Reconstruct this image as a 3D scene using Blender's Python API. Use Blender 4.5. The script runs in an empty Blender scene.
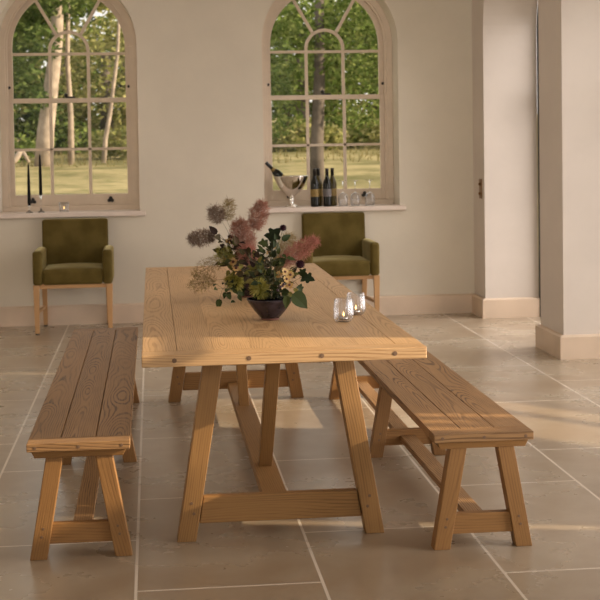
import bpy, bmesh, math, random
from mathutils import Vector, Matrix
C = bpy.context.scene.collection
scene = bpy.context.scene
PI = math.pi
rnd = random.Random(7)

# ------------------------------------------------------------------ camera
cam_d = bpy.data.cameras.new('camera')
cam = bpy.data.objects.new('camera', cam_d); C.objects.link(cam)
_r = Vector((0.99406915, -0.10755816, -0.01605483))
_u = Vector((0.02082695, 0.04339233, 0.998841))
_f = Vector((0.10673684, 0.9932514, -0.04537509))
m = Matrix.Identity(4)
for i in range(3):
    m[i][0] = _r[i]; m[i][1] = _u[i]; m[i][2] = -_f[i]
m[0][3], m[1][3], m[2][3] = 0.05164019, -4.86696869, 1.51795733
cam.matrix_world = m
cam_d.sensor_fit = 'HORIZONTAL'; cam_d.sensor_width = 36.0
cam_d.lens = 82.2125; cam_d.shift_x = 0.0; cam_d.shift_y = -0.163467
cam_d.clip_start = 0.1; cam_d.clip_end = 300
cam_d.dof.use_dof = True; cam_d.dof.focus_distance = 5.5; cam_d.dof.aperture_fstop = 9.0
scene.camera = cam

# ------------------------------------------------------------------ world, sun, daylight, added fill, exposure
w = bpy.data.worlds.new('sky'); scene.world = w; w.use_nodes = True
wn = w.node_tree.nodes; bg = wn['Background']
bg.inputs[0].default_value = (1.0, 0.945, 0.87, 1); bg.inputs[1].default_value = 1.1
sun_d = bpy.data.lights.new('sun', 'SUN'); sun_d.energy = 7.0; sun_d.angle = math.radians(0.5)
sun_d.color = (1.0, 0.80, 0.56)
sun = bpy.data.objects.new('sun', sun_d); C.objects.link(sun)
SUN = Vector((-1.0, 0.23, -0.35)).normalized()
sun.rotation_euler = SUN.to_track_quat('-Z', 'Y').to_euler(); sun.location = (9, -2, 6)

def area(name, loc, aim, sx, sy, e, col):
    d = bpy.data.lights.new(name, 'AREA'); d.shape = 'RECTANGLE'; d.size = sx; d.size_y = sy
    d.energy = e; d.color = col
    o = bpy.data.objects.new(name, d); C.objects.link(o); o.location = loc
    o.rotation_euler = Vector(aim).to_track_quat('-Z', 'Y').to_euler()
    return o
for yc, ay, az, en in ((5.51, 0, -.42, 37), (3.2, .0, -.42, 26), (1.5, .0, .16, 34), (-.79, .5, .22, 66)):
    area('daylight_arch', (3.75, yc, 1.4), (-1, ay, az), 1.6, 2.4, en, (1.0, 0.935, 0.93)).data.spread = math.radians(105)
area('fill_front', (.9, -7.2, 3.0), (.20, 1, -.06), 1.4, .8, 15, (1.0, 0.94, 0.86)).data.spread = math.radians(48)  # added fill lamp behind the camera, lifts the back wall
area('fill_left', (-2.95, 3.2, 1.75), (1, 0, -.05), 5.5, 2.2, 22, (1.0, 0.93, 0.86))  # added fill lamp inside the windowless left wall, lifts the right-hand side
scene.view_settings.view_transform = 'Standard'; scene.view_settings.look = 'None'
scene.view_settings.gamma = 1.0; scene.view_settings.use_curve_mapping = False
scene.view_settings.exposure = 0.12
scene.cycles.transparent_max_bounces = 32

# ------------------------------------------------------------------ materials
def new_mat(name):
    mt = bpy.data.materials.new(name); mt.use_nodes = True
    nt = mt.node_tree; b = nt.nodes['Principled BSDF']
    return mt, nt, b
def N(nt, t, **kw):
    n = nt.nodes.new(t)
    for k, v in kw.items(): setattr(n, k, v)
    return n
def math_n(nt, op, a, b=None, clamp=False):
    n = N(nt, 'ShaderNodeMath', operation=op); n.use_clamp = clamp
    for i, v in enumerate((a, b)):
        if v is None: continue
        if isinstance(v, (int, float)): n.inputs[i].default_value = v
        else: nt.links.new(v, n.inputs[i])
    return n.outputs[0]
def mixc(nt, fac, a, b, mode='MIX'):
    n = N(nt, 'ShaderNodeMix', data_type='RGBA', blend_type=mode)
    if isinstance(fac, (int, float)): n.inputs[0].default_value = fac
    else: nt.links.new(fac, n.inputs[0])
    for i, v in ((6, a), (7, b)):
        if isinstance(v, tuple): n.inputs[i].default_value = (*v, 1)
        else: nt.links.new(v, n.inputs[i])
    return n.outputs[2]
def ramp(nt, fac, p0, p1):
    n = N(nt, 'ShaderNodeMapRange', interpolation_type='SMOOTHSTEP')
    n.inputs[1].default_value = p0; n.inputs[2].default_value = p1
    nt.links.new(fac, n.inputs[0]); return n.outputs[0]
def noise(nt, vec, scale, detail=3, dim='3D', wv=None, rough=0.5):
    n = N(nt, 'ShaderNodeTexNoise', noise_dimensions=dim)
    n.inputs['Scale'].default_value = scale; n.inputs['Detail'].default_value = detail
    n.inputs['Roughness'].default_value = rough
    if vec is not None: nt.links.new(vec, n.inputs['Vector'])
    if wv is not None: nt.links.new(wv, n.inputs['W'])
    return n.outputs[0]

def plain(name, col, rough=0.5, metal=0.0, var=0.06, scale=12, bump=0.0, spec=0.5):
    mt, nt, b = new_mat(name)
    tc = N(nt, 'ShaderNodeTexCoord').outputs['Object']
    n = noise(nt, tc, scale, 4)
    d = tuple(c * (1 - var) for c in col); l = tuple(min(1, c * (1 + var)) for c in col)
    nt.links.new(mixc(nt, ramp(nt, n, .3, .7), d, l), b.inputs['Base Color'])
    b.inputs['Roughness'].default_value = rough; b.inputs['Metallic'].default_value = metal
    b.inputs['Specular IOR Level'].default_value = spec
    if bump:
        bp = N(nt, 'ShaderNodeBump'); bp.inputs['Strength'].default_value = bump; bp.inputs['Distance'].default_value = 0.01
        nt.links.new(n, bp.inputs['Height']); nt.links.new(bp.outputs[0], b.inputs['Normal'])
    return mt

def wood(name, light, dark, ring_amt=0.75, rough=0.5):
    mt, nt, b = new_mat(name)
    at = N(nt, 'ShaderNodeAttribute', attribute_name='gc').outputs['Vector']
    seed = N(nt, 'ShaderNodeAttribute', attribute_name='gs').outputs['Fac']
    sp = N(nt, 'ShaderNodeSeparateXYZ'); nt.links.new(at, sp.inputs[0])
    x, y, z = sp.outputs
    def vec(sx, sy, sz):
        v = N(nt, 'ShaderNodeVectorMath', operation='MULTIPLY'); nt.links.new(at, v.inputs[0]); v.inputs[1].default_value = (sx, sy, sz)
        return v.outputs[0]
    n1 = math_n(nt, 'SUBTRACT', noise(nt, vec(0.8, 3.0, 3.0), 1.0, 1, '4D', seed), 0.5)
    n2 = math_n(nt, 'SUBTRACT', noise(nt, vec(1.1, 5.0, 5.0), 1.3, 1, '4D', math_n(nt, 'ADD', seed, 31.7)), 0.5)
    n3 = math_n(nt, 'SUBTRACT', noise(nt, vec(7, 34, 34), 1.0, 1, '4D', seed), 0.5)
    yy = math_n(nt, 'ADD', y, math_n(nt, 'MULTIPLY', n1, 0.07))
    zz = math_n(nt, 'ADD', math_n(nt, 'ADD', z, 0.035), math_n(nt, 'MULTIPLY', n2, 0.11))
    zz = math_n(nt, 'ADD', zz, math_n(nt, 'MULTIPLY', x, 0.035))
    rr = math_n(nt, 'SQRT', math_n(nt, 'ADD', math_n(nt, 'MULTIPLY', yy, yy), math_n(nt, 'MULTIPLY', zz, zz)))
    ph = math_n(nt, 'ADD', math_n(nt, 'MULTIPLY', rr, 2 * PI / 0.0080), math_n(nt, 'MULTIPLY', n3, 2.6))
    fib = noise(nt, vec(7, 330, 330), 1.0, 2, '4D', seed)
    ring = math_n(nt, 'MULTIPLY', ramp(nt, math_n(nt, 'SINE', ph), -0.1, 1.0), math_n(nt, 'ADD', 0.35, ramp(nt, fib, .35, .62)), True)
    blot = noise(nt, vec(1.2, 4, 4), 1.0, 3, '4D', math_n(nt, 'ADD', seed, 7.0))
    tone = math_n(nt, 'FRACT', math_n(nt, 'MULTIPLY', seed, 0.731))
    amt = math_n(nt, 'MULTIPLY', ring_amt, math_n(nt, 'ADD', 0.45, math_n(nt, 'MULTIPLY', ramp(nt, noise(nt, vec(2, 9, 9), 1.0, 1, '4D', seed), .35, .65), 0.75)), True)
    base = mixc(nt, ramp(nt, blot, .3, .72), tuple(c * .86 for c in light), tuple(min(1, c * 1.1) for c in light))
    base = mixc(nt, math_n(nt, 'MULTIPLY', tone, 0.30), base, tuple(c * 0.74 + d * 0.1 for c, d in zip(light, dark)))
    c1 = mixc(nt, math_n(nt, 'MULTIPLY', ring, amt), base, dark)
    c2 = mixc(nt, math_n(nt, 'MULTIPLY', ramp(nt, fib, .5, .75), 0.30), c1, tuple(c * .8 for c in dark))
    nt.links.new(c2, b.inputs['Base Color'])
    b.inputs['Roughness'].default_value = rough; b.inputs['Specular IOR Level'].default_value = 0.28
    bp = N(nt, 'ShaderNodeBump'); bp.inputs['Strength'].default_value = 0.18; bp.inputs['Distance'].default_value = 0.002
    nt.links.new(math_n(nt, 'SUBTRACT', math_n(nt, 'MULTIPLY', fib, -1.0), math_n(nt, 'MULTIPLY', ring, 0.6)), bp.inputs['Height'])
    nt.links.new(bp.outputs[0], b.inputs['Normal'])
    return mt

def glass(name, col=(1, 1, 1), rough=0.0):
    mt, nt, b = new_mat(name)
    b.inputs['Base Color'].default_value = (*col, 1); b.inputs['Transmission Weight'].default_value = 1
    b.inputs['Roughness'].default_value = rough; b.inputs['IOR'].default_value = 1.45
    return mt
def pane_mat():
    mt, nt, b = new_mat('window_glass')
    out = nt.nodes['Material Output']
    t = N(nt, 'ShaderNodeBsdfTransparent'); t.inputs[0].default_value = (0.97, 0.98, 0.97, 1)
    g = N(nt, 'ShaderNodeBsdfGlossy'); g.inputs['Roughness'].default_value = 0.02
    mx = N(nt, 'ShaderNodeMixShader'); fr = N(nt, 'ShaderNodeFresnel'); fr.inputs[0].default_value = 1.25
    nt.links.new(fr.outputs[0], mx.inputs[0]); nt.links.new(t.outputs[0], mx.inputs[1]); nt.links.new(g.outputs[0], mx.inputs[2])
    nt.links.new(mx.outputs[0], out.inputs[0]); return mt
def emit(name, col, s):
    mt, nt, b = new_mat(name)
    b.inputs['Base Color'].default_value = (*col, 1)
    b.inputs['Emission Color'].default_value = (*col, 1); b.inputs['Emission Strength'].default_value = s
    return mt
def velvet():
    mt, nt, b = new_mat('olive_velvet')
    tc = N(nt, 'ShaderNodeTexCoord').outputs['Object']
    n = noise(nt, tc, 7, 4); n2 = noise(nt, tc, 60, 2)
    c = mixc(nt, ramp(nt, n, .3, .7), (0.078, 0.054, 0.012), (0.115, 0.083, 0.022))
    nt.links.new(c, b.inputs['Base Color']); b.inputs['Roughness'].default_value = 0.85
    b.inputs['Sheen Weight'].default_value = 0.55; b.inputs['Sheen Roughness'].default_value = 0.35
    b.inputs['Sheen Tint'].default_value = (0.80, 0.68, 0.34, 1); b.inputs['Specular IOR Level'].default_value = 0.1
    bp = N(nt, 'ShaderNodeBump'); bp.inputs['Strength'].default_value = 0.15; bp.inputs['Distance'].default_value = 0.004
    nt.links.new(n2, bp.inputs['Height']); nt.links.new(bp.outputs[0], b.inputs['Normal'])
    return mt
def varied(name, cols, rough=0.6, trans=0.0, attr='gs'):
    """colour picked per leaf / hair from the gs attribute"""
    mt, nt, b = new_mat(name)
    s = N(nt, 'ShaderNodeAttribute', attribute_name=attr).outputs['Fac']
    cr = N(nt, 'ShaderNodeValToRGB'); e = cr.color_ramp.elements
    for i, c in enumerate(cols):
        pos = i / max(1, len(cols) - 1)
        if i == 0: el = e[0]
        elif i == len(cols) - 1: el = e[-1]
        else: el = e.new(pos)
        el.position = pos; el.color = (*c, 1)
    nt.links.new(s, cr.inputs[0]); nt.links.new(cr.outputs[0], b.inputs['Base Color'])
    b.inputs['Roughness'].default_value = rough + .15; b.inputs['Specular IOR Level'].default_value = 0.10
    if trans:
        out = nt.nodes['Material Output']; t = N(nt, 'ShaderNodeBsdfTranslucent')
        mx = N(nt, 'ShaderNodeMixShader'); mx.inputs[0].default_value = trans
        nt.links.new(cr.outputs[0], t.inputs[0]); nt.links.new(b.outputs[0], mx.inputs[1]); nt.links.new(t.outputs[0], mx.inputs[2])
        nt.links.new(mx.outputs[0], out.inputs[0])
    return mt

def floor_mat():
    mt, nt, b = new_mat('limestone_floor')
    geo = N(nt, 'ShaderNodeNewGeometry').outputs['Position']
    sp = N(nt, 'ShaderNodeSeparateXYZ'); nt.links.new(geo, sp.inputs[0])
    cb = N(nt, 'ShaderNodeCombineXYZ')
    nt.links.new(math_n(nt, 'ADD', sp.outputs[1], 0.86), cb.inputs[0])
    nt.links.new(math_n(nt, 'ADD', sp.outputs[0], 0.033 + 0.637 * 10), cb.inputs[1])
    br = N(nt, 'ShaderNodeTexBrick'); br.offset = 0.5; br.squash = 1.0
    nt.links.new(cb.outputs[0], br.inputs['Vector'])
    br.inputs['Scale'].default_value = 1.0; br.inputs['Mortar Size'].default_value = 0.0055
    br.inputs['Mortar Smooth'].default_value = 0.1
    br.inputs['Brick Width'].default_value = 1.2; br.inputs['Row Height'].default_value = 0.637
    br.inputs['Color1'].default_value = (0.0, 0, 0, 1); br.inputs['Color2'].default_value = (1, 1, 1, 1)
    n1 = noise(nt, geo, 1.7, 5, rough=.6); n2 = noise(nt, geo, 7, 3, rough=.5); n3 = noise(nt, geo, 60, 3)
    n4 = noise(nt, geo, 3.0, 4, rough=.55); n5 = noise(nt, geo, 22, 4, rough=.6)
    a = mixc(nt, br.outputs['Color'], (0.335, 0.270, 0.188), (0.405, 0.332, 0.240))
    a = mixc(nt, math_n(nt, 'MULTIPLY', ramp(nt, n1, .42, .62), .55), a, (0.27, 0.185, 0.110))
    a = mixc(nt, math_n(nt, 'MULTIPLY', ramp(nt, n4, .42, .75), .38), a, (0.23, 0.155, 0.088))
    a = mixc(nt, math_n(nt, 'MULTIPLY', ramp(nt, n2, .40, .85), .12), a, (0.44, 0.355, 0.265))
    a = mixc(nt, math_n(nt, 'MULTIPLY', ramp(nt, n5, .62, .78), .05), a, (0.17, 0.115, 0.07))
    a = mixc(nt, math_n(nt, 'MULTIPLY', ramp(nt, n3, .62, .72), .04), a, (0.2, 0.14, 0.09))
    a = mixc(nt, br.outputs['Fac'], a, (0.68, 0.60, 0.49))
    nt.links.new(a, b.inputs['Base Color'])
    rg = N(nt, 'ShaderNodeMapRange'); rg.inputs[3].default_value = 0.20; rg.inputs[4].default_value = 0.36; b.inputs['Specular IOR Level'].default_value = 0.8
    nt.links.new(n1, rg.inputs[0]); nt.links.new(rg.outputs[0], b.inputs['Roughness'])
    bp = N(nt, 'ShaderNodeBump'); bp.inputs['Strength'].default_value = 0.06; bp.inputs['Distance'].default_value = 0.01
    nt.links.new(math_n(nt, 'SUBTRACT', math_n(nt, 'MULTIPLY', n1, .5), br.outputs['Fac']), bp.inputs['Height'])
    nt.links.new(bp.outputs[0], b.inputs['Normal'])
    return mt
def plaster(name, col):
    mt, nt, b = new_mat(name)
    geo = N(nt, 'ShaderNodeNewGeometry').outputs['Position']
    n1 = noise(nt, geo, 1.1, 5, rough=.6); n2 = noise(nt, geo, 25, 4)
    c = mixc(nt, ramp(nt, n1, .3, .7), tuple(v * .95 for v in col), tuple(v * 1.04 for v in col))
    nt.links.new(c, b.inputs['Base Color']); b.inputs['Roughness'].default_value = 0.85
    b.inputs['Specular IOR Level'].default_value = 0.2
    bp = N(nt, 'ShaderNodeBump'); bp.inputs['Strength'].default_value = 0.06; bp.inputs['Distance'].default_value = 0.01
    nt.links.new(n2, bp.inputs['Height']); nt.links.new(bp.outputs[0], b.inputs['Normal'])
    return mt

M = {}
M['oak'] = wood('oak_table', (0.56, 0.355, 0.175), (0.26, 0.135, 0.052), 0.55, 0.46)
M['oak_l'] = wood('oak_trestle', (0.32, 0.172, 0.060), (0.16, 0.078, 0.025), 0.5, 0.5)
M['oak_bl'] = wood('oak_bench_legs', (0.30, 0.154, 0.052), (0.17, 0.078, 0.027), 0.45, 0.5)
M['oak_b'] = wood('oak_bench', (0.355, 0.200, 0.085), (0.080, 0.036, 0.013), 0.78, 0.5)
M['beech'] = wood('pale_leg_wood', (0.50, 0.29, 0.13), (0.40, 0.21, 0.09), 0.3, 0.45)
M['peg'] = plain('dark_peg', (0.15, 0.085, 0.045), 0.75)
M['wall'] = plaster('wall_plaster', (0.65, 0.585, 0.475))
M['wall_r'] = plaster('arcade_plaster', (0.64, 0.57, 0.50))
M['ceil'] = plaster('ceiling_plaster', (0.7, 0.64, 0.57))
M['trim'] = plain('taupe_joinery', (0.67, 0.55, 0.42), 0.5, var=.03)
M['sill'] = plain('sill_paint', (0.66, 0.555, 0.47), 0.45, var=.03)
M['skirt'] = plain('skirting_stone', (0.64, 0.50, 0.37), 0.5, var=.06, scale=4)
M['floor'] = floor_mat()
M['velvet'] = velvet()
M['black'] = plain('black_metal', (0.012, 0.011, 0.010), 0.45)
M['steel'] = plain('black_steel_door', (0.02, 0.018, 0.016), 0.5)
M['brass'] = plain('aged_brass', (0.20, 0.105, 0.035), 0.4, 0.7)
M['silver'] = plain('polished_silver', (0.80, 0.76, 0.70), 0.12, 1.0, var=.05)
M['glass'] = glass('clear_glass')
M['pane'] = pane_mat()
def thin_glass():
    mt, nt, b = new_mat('thin_clear_glass')
    out = nt.nodes['Material Output']
    t = N(nt, 'ShaderNodeBsdfTransparent'); t.inputs[0].default_value = (0.96, 0.965, 0.97, 1)
    g = N(nt, 'ShaderNodeBsdfGlossy'); g.inputs['Roughness'].default_value = 0.34
    lw = N(nt, 'ShaderNodeLayerWeight'); lw.inputs[0].default_value = 0.45
    mx = N(nt, 'ShaderNodeMixShader'); nt.links.new(math_n(nt, 'ADD', math_n(nt, 'MULTIPLY', math_n(nt, 'POWER', lw.outputs['Facing'], 1.6), .42), .05), mx.inputs[0])
    nt.links.new(t.outputs[0], mx.inputs[1]); nt.links.new(g.outputs[0], mx.inputs[2]); nt.links.new(mx.outputs[0], out.inputs[0]); return mt
M['thin'] = thin_glass()
M['bottle'] = plain('dark_bottle_glass', (0.007, 0.007, 0.004), 0.16, spec=0.3)
M['bottle_g'] = plain('olive_bottle_glass', (0.060, 0.042, 0.006), 0.16, spec=0.3)
M['gold'] = plain('gold_label', (0.22, 0.14, 0.03), 0.5, var=.2, scale=60)
M['cream'] = plain('grey_label', (0.13, 0.115, 0.11), 0.6, var=.15, scale=60)
M['foil'] = plain('black_capsule', (0.010, 0.009, 0.009), 0.3)
M['wax'] = plain('white_wax', (0.85, 0.78, 0.68), 0.5)
M['wax_k'] = plain('black_wax', (0.006, 0.006, 0.006), 0.7, spec=.15)
M['tin'] = plain('tealight_tin', (0.55, 0.5, 0.45), 0.3, 1.0)
M['flame'] = emit('candle_flame', (1.0, 0.55, 0.18), 5)
M['bowl'] = plain('dark_glazed_stoneware', (0.028, 0.020, 0.024), 0.22, var=.5, scale=25)
M['bowl_in'] = plain('bluish_inner_glaze', (0.075, 0.07, 0.11), 0.2, var=.3, scale=25)
M['clay'] = plain('bare_red_clay', (0.13, 0.05, 0.03), 0.8, var=.2)
M['stem'] = plain('green_stem', (0.09, 0.085, 0.03), 0.6, var=.3)
M['leaf_d'] = varied('dark_green_leaf', [(0.010, 0.016, 0.006), (0.024, 0.034, 0.010), (0.045, 0.055, 0.015)], .45)
M['leaf_p'] = varied('purple_brown_leaf', [(0.018, 0.010, 0.010), (0.035, 0.022, 0.014), (0.05, 0.04, 0.018)], .5)
M['leaf_m'] = varied('mixed_green_leaf', [(0.020, 0.024, 0.008), (0.07, 0.072, 0.018), (0.17, 0.15, 0.035), (0.06, 0.038, 0.02)], .5)
M['pink'] = varied('pink_smoke_hairs', [(0.21, 0.095, 0.065), (0.40, 0.20, 0.14), (0.52, 0.30, 0.22)], .8, .35)
M['rose'] = varied('rose_smoke_hairs', [(0.24, 0.09, 0.065), (0.44, 0.19, 0.145), (0.56, 0.29, 0.22)], .8, .35)
M['mauve'] = varied('greyish_smoke_hairs', [(0.12, 0.075, 0.055), (0.24, 0.165, 0.12), (0.34, 0.25, 0.18)], .8, .35)
M['buff'] = varied('buff_smoke_hairs', [(0.22, 0.15, 0.08), (0.36, 0.27, 0.14), (0.40, 0.33, 0.14)], .8, .35)
M['lime'] = varied('lime_petals', [(0.20, 0.18, 0.03), (0.40, 0.36, 0.08), (0.55, 0.50, 0.17)], .6, .3)
M['petal'] = varied('cream_petals', [(0.36, 0.20, 0.06), (0.48, 0.30, 0.11), (0.54, 0.38, 0.17)], .6, .2)
M['eye'] = plain('dark_flower_eye', (0.09, 0.025, 0.015), 0.7)
M['plum'] = varied('plum_petals', [(0.018, 0.006, 0.010), (0.04, 0.012, 0.018), (0.06, 0.02, 0.025)], .6)
M['grass'] = None

# ------------------------------------------------------------------ mesh helpers
class MB:
    def __init__(s):
        s.v = []; s.f = []; s.gc = []; s.gs = []; s.smooth = []
    def add(s, verts, faces, gc=None, seed=0.0, smooth=False):
        o = len(s.v); s.v += [tuple(v) for v in verts]
        s.gc += [tuple(g) for g in (gc if gc is not None else verts)]; s.gs += [seed] * len(verts)
        s.f += [tuple(i + o for i in f) for f in faces]; s.smooth += [smooth] * len(faces)
        return s
    def bm(s, bm, gc=None, seed=0.0, smooth=False):
        bm.verts.index_update()
        vs = [v.co.copy() for v in bm.verts]
        s.add(vs, [[v.index for v in f.verts] for f in bm.faces], gc(vs) if gc else None, seed, smooth)
        bm.free(); return s
    # bevelled box with one plank's own grain coordinates
    def board(s, c8, axis, bevel=0.002, seed=None, seg=2, smooth=False, flat=None):
        bm = bmesh.new(); vs = [bm.verts.new(c) for c in c8]
        for f in ((3, 2, 1, 0), (4, 5, 6, 7), (0, 1, 5, 4), (1, 2, 6, 5), (2, 3, 7, 6), (3, 0, 4, 7)): bm.faces.new([vs[i] for i in f])
        bmesh.ops.recalc_face_normals(bm, faces=bm.faces[:])
        if bevel: bmesh.ops.bevel(bm, geom=bm.edges[:], offset=bevel, segments=seg, affect='EDGES', profile=.5)
        cen = sum((Vector(c) for c in c8), Vector()) / 8
        a = Vector(axis).normalized()
        t = Vector((0, 0, 1)) if abs(a.z) < .8 else Vector((0, 1, 0))
        b_ = t.cross(a).normalized(); c_ = a.cross(b_)
        sd = rnd.uniform(0, 60) if seed is None else seed
        if flat is None: flat = False
        oy, oz = (rnd.uniform(-.03, .03), rnd.uniform(0, .03)) if flat else (rnd.choice((-1, 1)) * rnd.uniform(.12, .3), rnd.uniform(.08, .2))
        return s.bm(bm, lambda P: [((p - cen).dot(a), (p - cen).dot(b_) + oy, (p - cen).dot(c_) + oz) for p in P], sd, smooth)
    def box(s, x0, x1, y0, y1, z0, z1, axis=(0, 0, 1), bevel=0.002, seg=2, smooth=False, seed=None, flat=None):
        return s.board([(x0, y0, z0), (x1, y0, z0), (x1, y1, z0), (x0, y1, z0), (x0, y0, z1), (x1, y0, z1), (x1, y1, z1), (x0, y1, z1)], axis, bevel, seed, seg, smooth, flat)
    def lathe(s, prof, n=32, cen=(0, 0, 0), smooth=True, rib=0.0, nrib=0, rot=None):
        vs = []; fs = []
        for r, z in prof:
            for k in range(n):
                a = 2 * PI * k / n; q = r
                if rib: q = r * (1 + rib * abs(math.cos(a * nrib / 2)))
                vs.append(Vector((q * math.cos(a), q * math.sin(a), z)))
        if rot: vs = [rot @ v for v in vs]
        vs = [v + Vector(cen) for v in vs]
        m_ = len(prof)
        for i in range(m_ - 1):
            for k in range(n):
                fs.append((i * n + k, i * n + (k + 1) % n, (i + 1) * n + (k + 1) % n, (i + 1) * n + k))
        if prof[0][0] > 1e-5: fs.append(tuple(reversed(range(n))))
        if prof[-1][0] > 1e-5: fs.append(tuple(range((m_ - 1) * n, m_ * n)))
        return s.add(vs, fs, smooth=smooth)
    def tube(s, pts, r0, r1=None, n=8, cap=True):
        r1 = r0 if r1 is None else r1; pts = [Vector(p_) for p_ in pts]; vs = []; fs = []
        prev = Vector((1, 0, 0))
        for i, p_ in enumerate(pts):
            t = (pts[min(i + 1, len(pts) - 1)] - pts[max(i - 1, 0)]).normalized()
            if abs(t.dot(prev)) > .95: prev = Vector((0, 1, 0)) if abs(t.y) < .9 else Vector((1, 0, 0))
            a = (prev - t * prev.dot(t)).normalized(); b_ = t.cross(a); prev = a
            r = r0 + (r1 - r0) * i / max(1, len(pts) - 1)
            for k in range(n): vs.append(p_ + (a * math.cos(2 * PI * k / n) + b_ * math.sin(2 * PI * k / n)) * r)
        for i in range(len(pts) - 1):
            for k in range(n): fs.append((i * n + k, i * n + (k + 1) % n, (i + 1) * n + (k + 1) % n, (i + 1) * n + k))
        if cap: fs.append(tuple(reversed(range(n)))); fs.append(tuple(range((len(pts) - 1) * n, len(pts) * n)))
        return s.add(vs, fs, smooth=True)
    def ball(s, cen, r, sx=1, sy=1, sz=1, n=12, seed=0.0, fn=None):
        bm = bmesh.new(); bmesh.ops.create_uvsphere(bm, u_segments=n, v_segments=max(6, n // 2 + 2), radius=1)
        for v in bm.verts:
            k = fn(v.co) if fn else 1
            v.co = Vector((v.co.x * r * sx * k, v.co.y * r * sy * k, v.co.z * r * sz * k)) + Vector(cen)
        return s.bm(bm, None, seed, True)
    # shapes in the XZ plane given a depth y0..y1
    def bar(s, p0, p1, w_, y0, y1):
        a = Vector((p1[0] - p0[0], 0, p1[1] - p0[1])).normalized(); n_ = Vector((-a.z, 0, a.x)) * w_ / 2
        A, B = Vector((p0[0], 0, p0[1])), Vector((p1[0], 0, p1[1]))
        def P(v, y): return (v.x, y, v.z)
        return s.board([P(A - n_, y0), P(B - n_, y0), P(B - n_, y1), P(A - n_, y1), P(A + n_, y0), P(B + n_, y0), P(B + n_, y1), P(A + n_, y1)], a, 0.003, 0)
    def arc(s, cx, cz, r0, r1, y0, y1, a0=0, a1=PI, n=36):
        vs = []; fs = []
        for i in range(n + 1):
            a = a0 + (a1 - a0) * i / n; c_, s_ = math.cos(a), math.sin(a)
            vs += [(cx + r0 * c_, y0, cz + r0 * s_), (cx + r1 * c_, y0, cz + r1 * s_), (cx + r1 * c_, y1, cz + r1 * s_), (cx + r0 * c_, y1, cz + r0 * s_)]
        for i in range(n):
            for k in range(4): fs.append((i * 4 + k, i * 4 + (k + 1) % 4, i * 4 + 4 + (k + 1) % 4, i * 4 + 4 + k))
        fs += [(0, 1, 2, 3), (n * 4 + 3, n * 4 + 2, n * 4 + 1, n * 4)]
        return s.add(vs, fs)
    def build(s, name, mat, parent=None, loc=None):
        me = bpy.data.meshes.new(name); me.from_pydata(s.v, [], s.f); me.update()
        a = me.attributes.new('gc', 'FLOAT_VECTOR', 'POINT'); a.data.foreach_set('vector', [c for g in s.gc for c in g])
        a = me.attributes.new('gs', 'FLOAT', 'POINT'); a.data.foreach_set('value', s.gs)
        me.polygons.foreach_set('use_smooth', s.smooth)
        bm = bmesh.new(); bm.from_mesh(me); 
        if len(bm.faces) < 3000: bmesh.ops.recalc_face_normals(bm, faces=bm.faces[:])
        bm.to_mesh(me); bm.free()
        me.materials.append(mat)
        o = bpy.data.objects.new(name, me); C.objects.link(o)
        if parent: o.parent = parent
        if loc: o.location = loc
        return o

def thing(name, label, cat, loc=(0, 0, 0), group=None, rz=0):
    o = bpy.data.objects.new(name, None); C.objects.link(o); o.location = loc; o.rotation_euler = (0, 0, rz)
    o.empty_display_size = .05
    o['label'] = label; o['category'] = cat
    if group: o['group'] = group
    return o
def tag(o, label, cat, group=None):
    o['label'] = label; o['category'] = cat
    if group: o['group'] = group
    return o
def struct(o):
    o['kind'] = 'structure'; return o
def copy_tree(o, parent=None):
    c = o.copy(); C.objects.link(c)
    if parent: c.parent = parent
    for ch in list(o.children): copy_tree(ch, c)
    return c

# ================================================================== THE ROOM
YW, XR, ZC = 6.72, 2.805, 3.45
struct(MB().add([(-3.1, -7.5, 0), (7, -7.5, 0), (7, 7.22, 0), (-3.1, 7.22, 0), (-3.1, -7.5, -.12), (7, -7.5, -.12), (7, 7.22, -.12), (-3.1, 7.22, -.12)],
    [(0, 1, 2, 3), (7, 6, 5, 4), (0, 4, 5, 1), (1, 5, 6, 2), (2, 6, 7, 3), (3, 7, 4, 0)]).build('floor', M['floor']))
struct(MB().box(-3.1, 3.3, -7.5, 7.25, ZC, ZC + .15, bevel=0).build('ceiling', M['ceil']))

def arched_wall(name, mat, u0, u1, z1, ops, to3, depth, base0=0.0):
    """wall in the (u, z) plane with arched openings (centre, half width, sill z, spring z); to3(u, z, d) places a point"""
    mb = MB()
    def quad(pts, d, flip=False):
        mb.add([to3(u, z, d) for u, z in pts], [(3, 2, 1, 0) if flip else (0, 1, 2, 3)])
    cur = u0; NA = 32
    for c, h, z0, zs, rise in sorted(ops):
        for d in (0, depth):
            quad([(cur, base0), (c - h, base0), (c - h, z1), (cur, z1)], d)
            if z0 > base0: quad([(c - h, base0), (c + h, base0), (c + h, z0), (c - h, z0)], d)
            for i in range(NA):
                a, b_ = PI - PI * i / NA, PI - PI * (i + 1) / NA
                ua, za, ub, zb = c + h * math.cos(a), zs + rise * math.sin(a), c + h * math.cos(b_), zs + rise * math.sin(b_)
                quad([(ua, za), (ub, zb), (ub, z1), (ua, z1)], d)
        def rev(p0, p1, sm=False):
            mb.add([to3(*p0, 0), to3(*p1, 0), to3(*p1, depth), to3(*p0, depth)], [(0, 1, 2, 3)], smooth=False)
        rev((c - h, z0), (c - h, zs)); rev((c + h, zs), (c + h, z0))
        if z0 > base0: rev((c + h, z0), (c - h, z0))
        for i in range(NA):
            a, b_ = PI - PI * i / NA, PI - PI * (i + 1) / NA
            rev((c + h * math.cos(a), zs + rise * math.sin(a)), (c + h * math.cos(b_), zs + rise * math.sin(b_)))
        cur = c + h
    for d in (0, depth): quad([(cur, base0), (u1, base0), (u1, z1), (cur, z1)], d)
    return struct(mb.build(name, mat))

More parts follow.
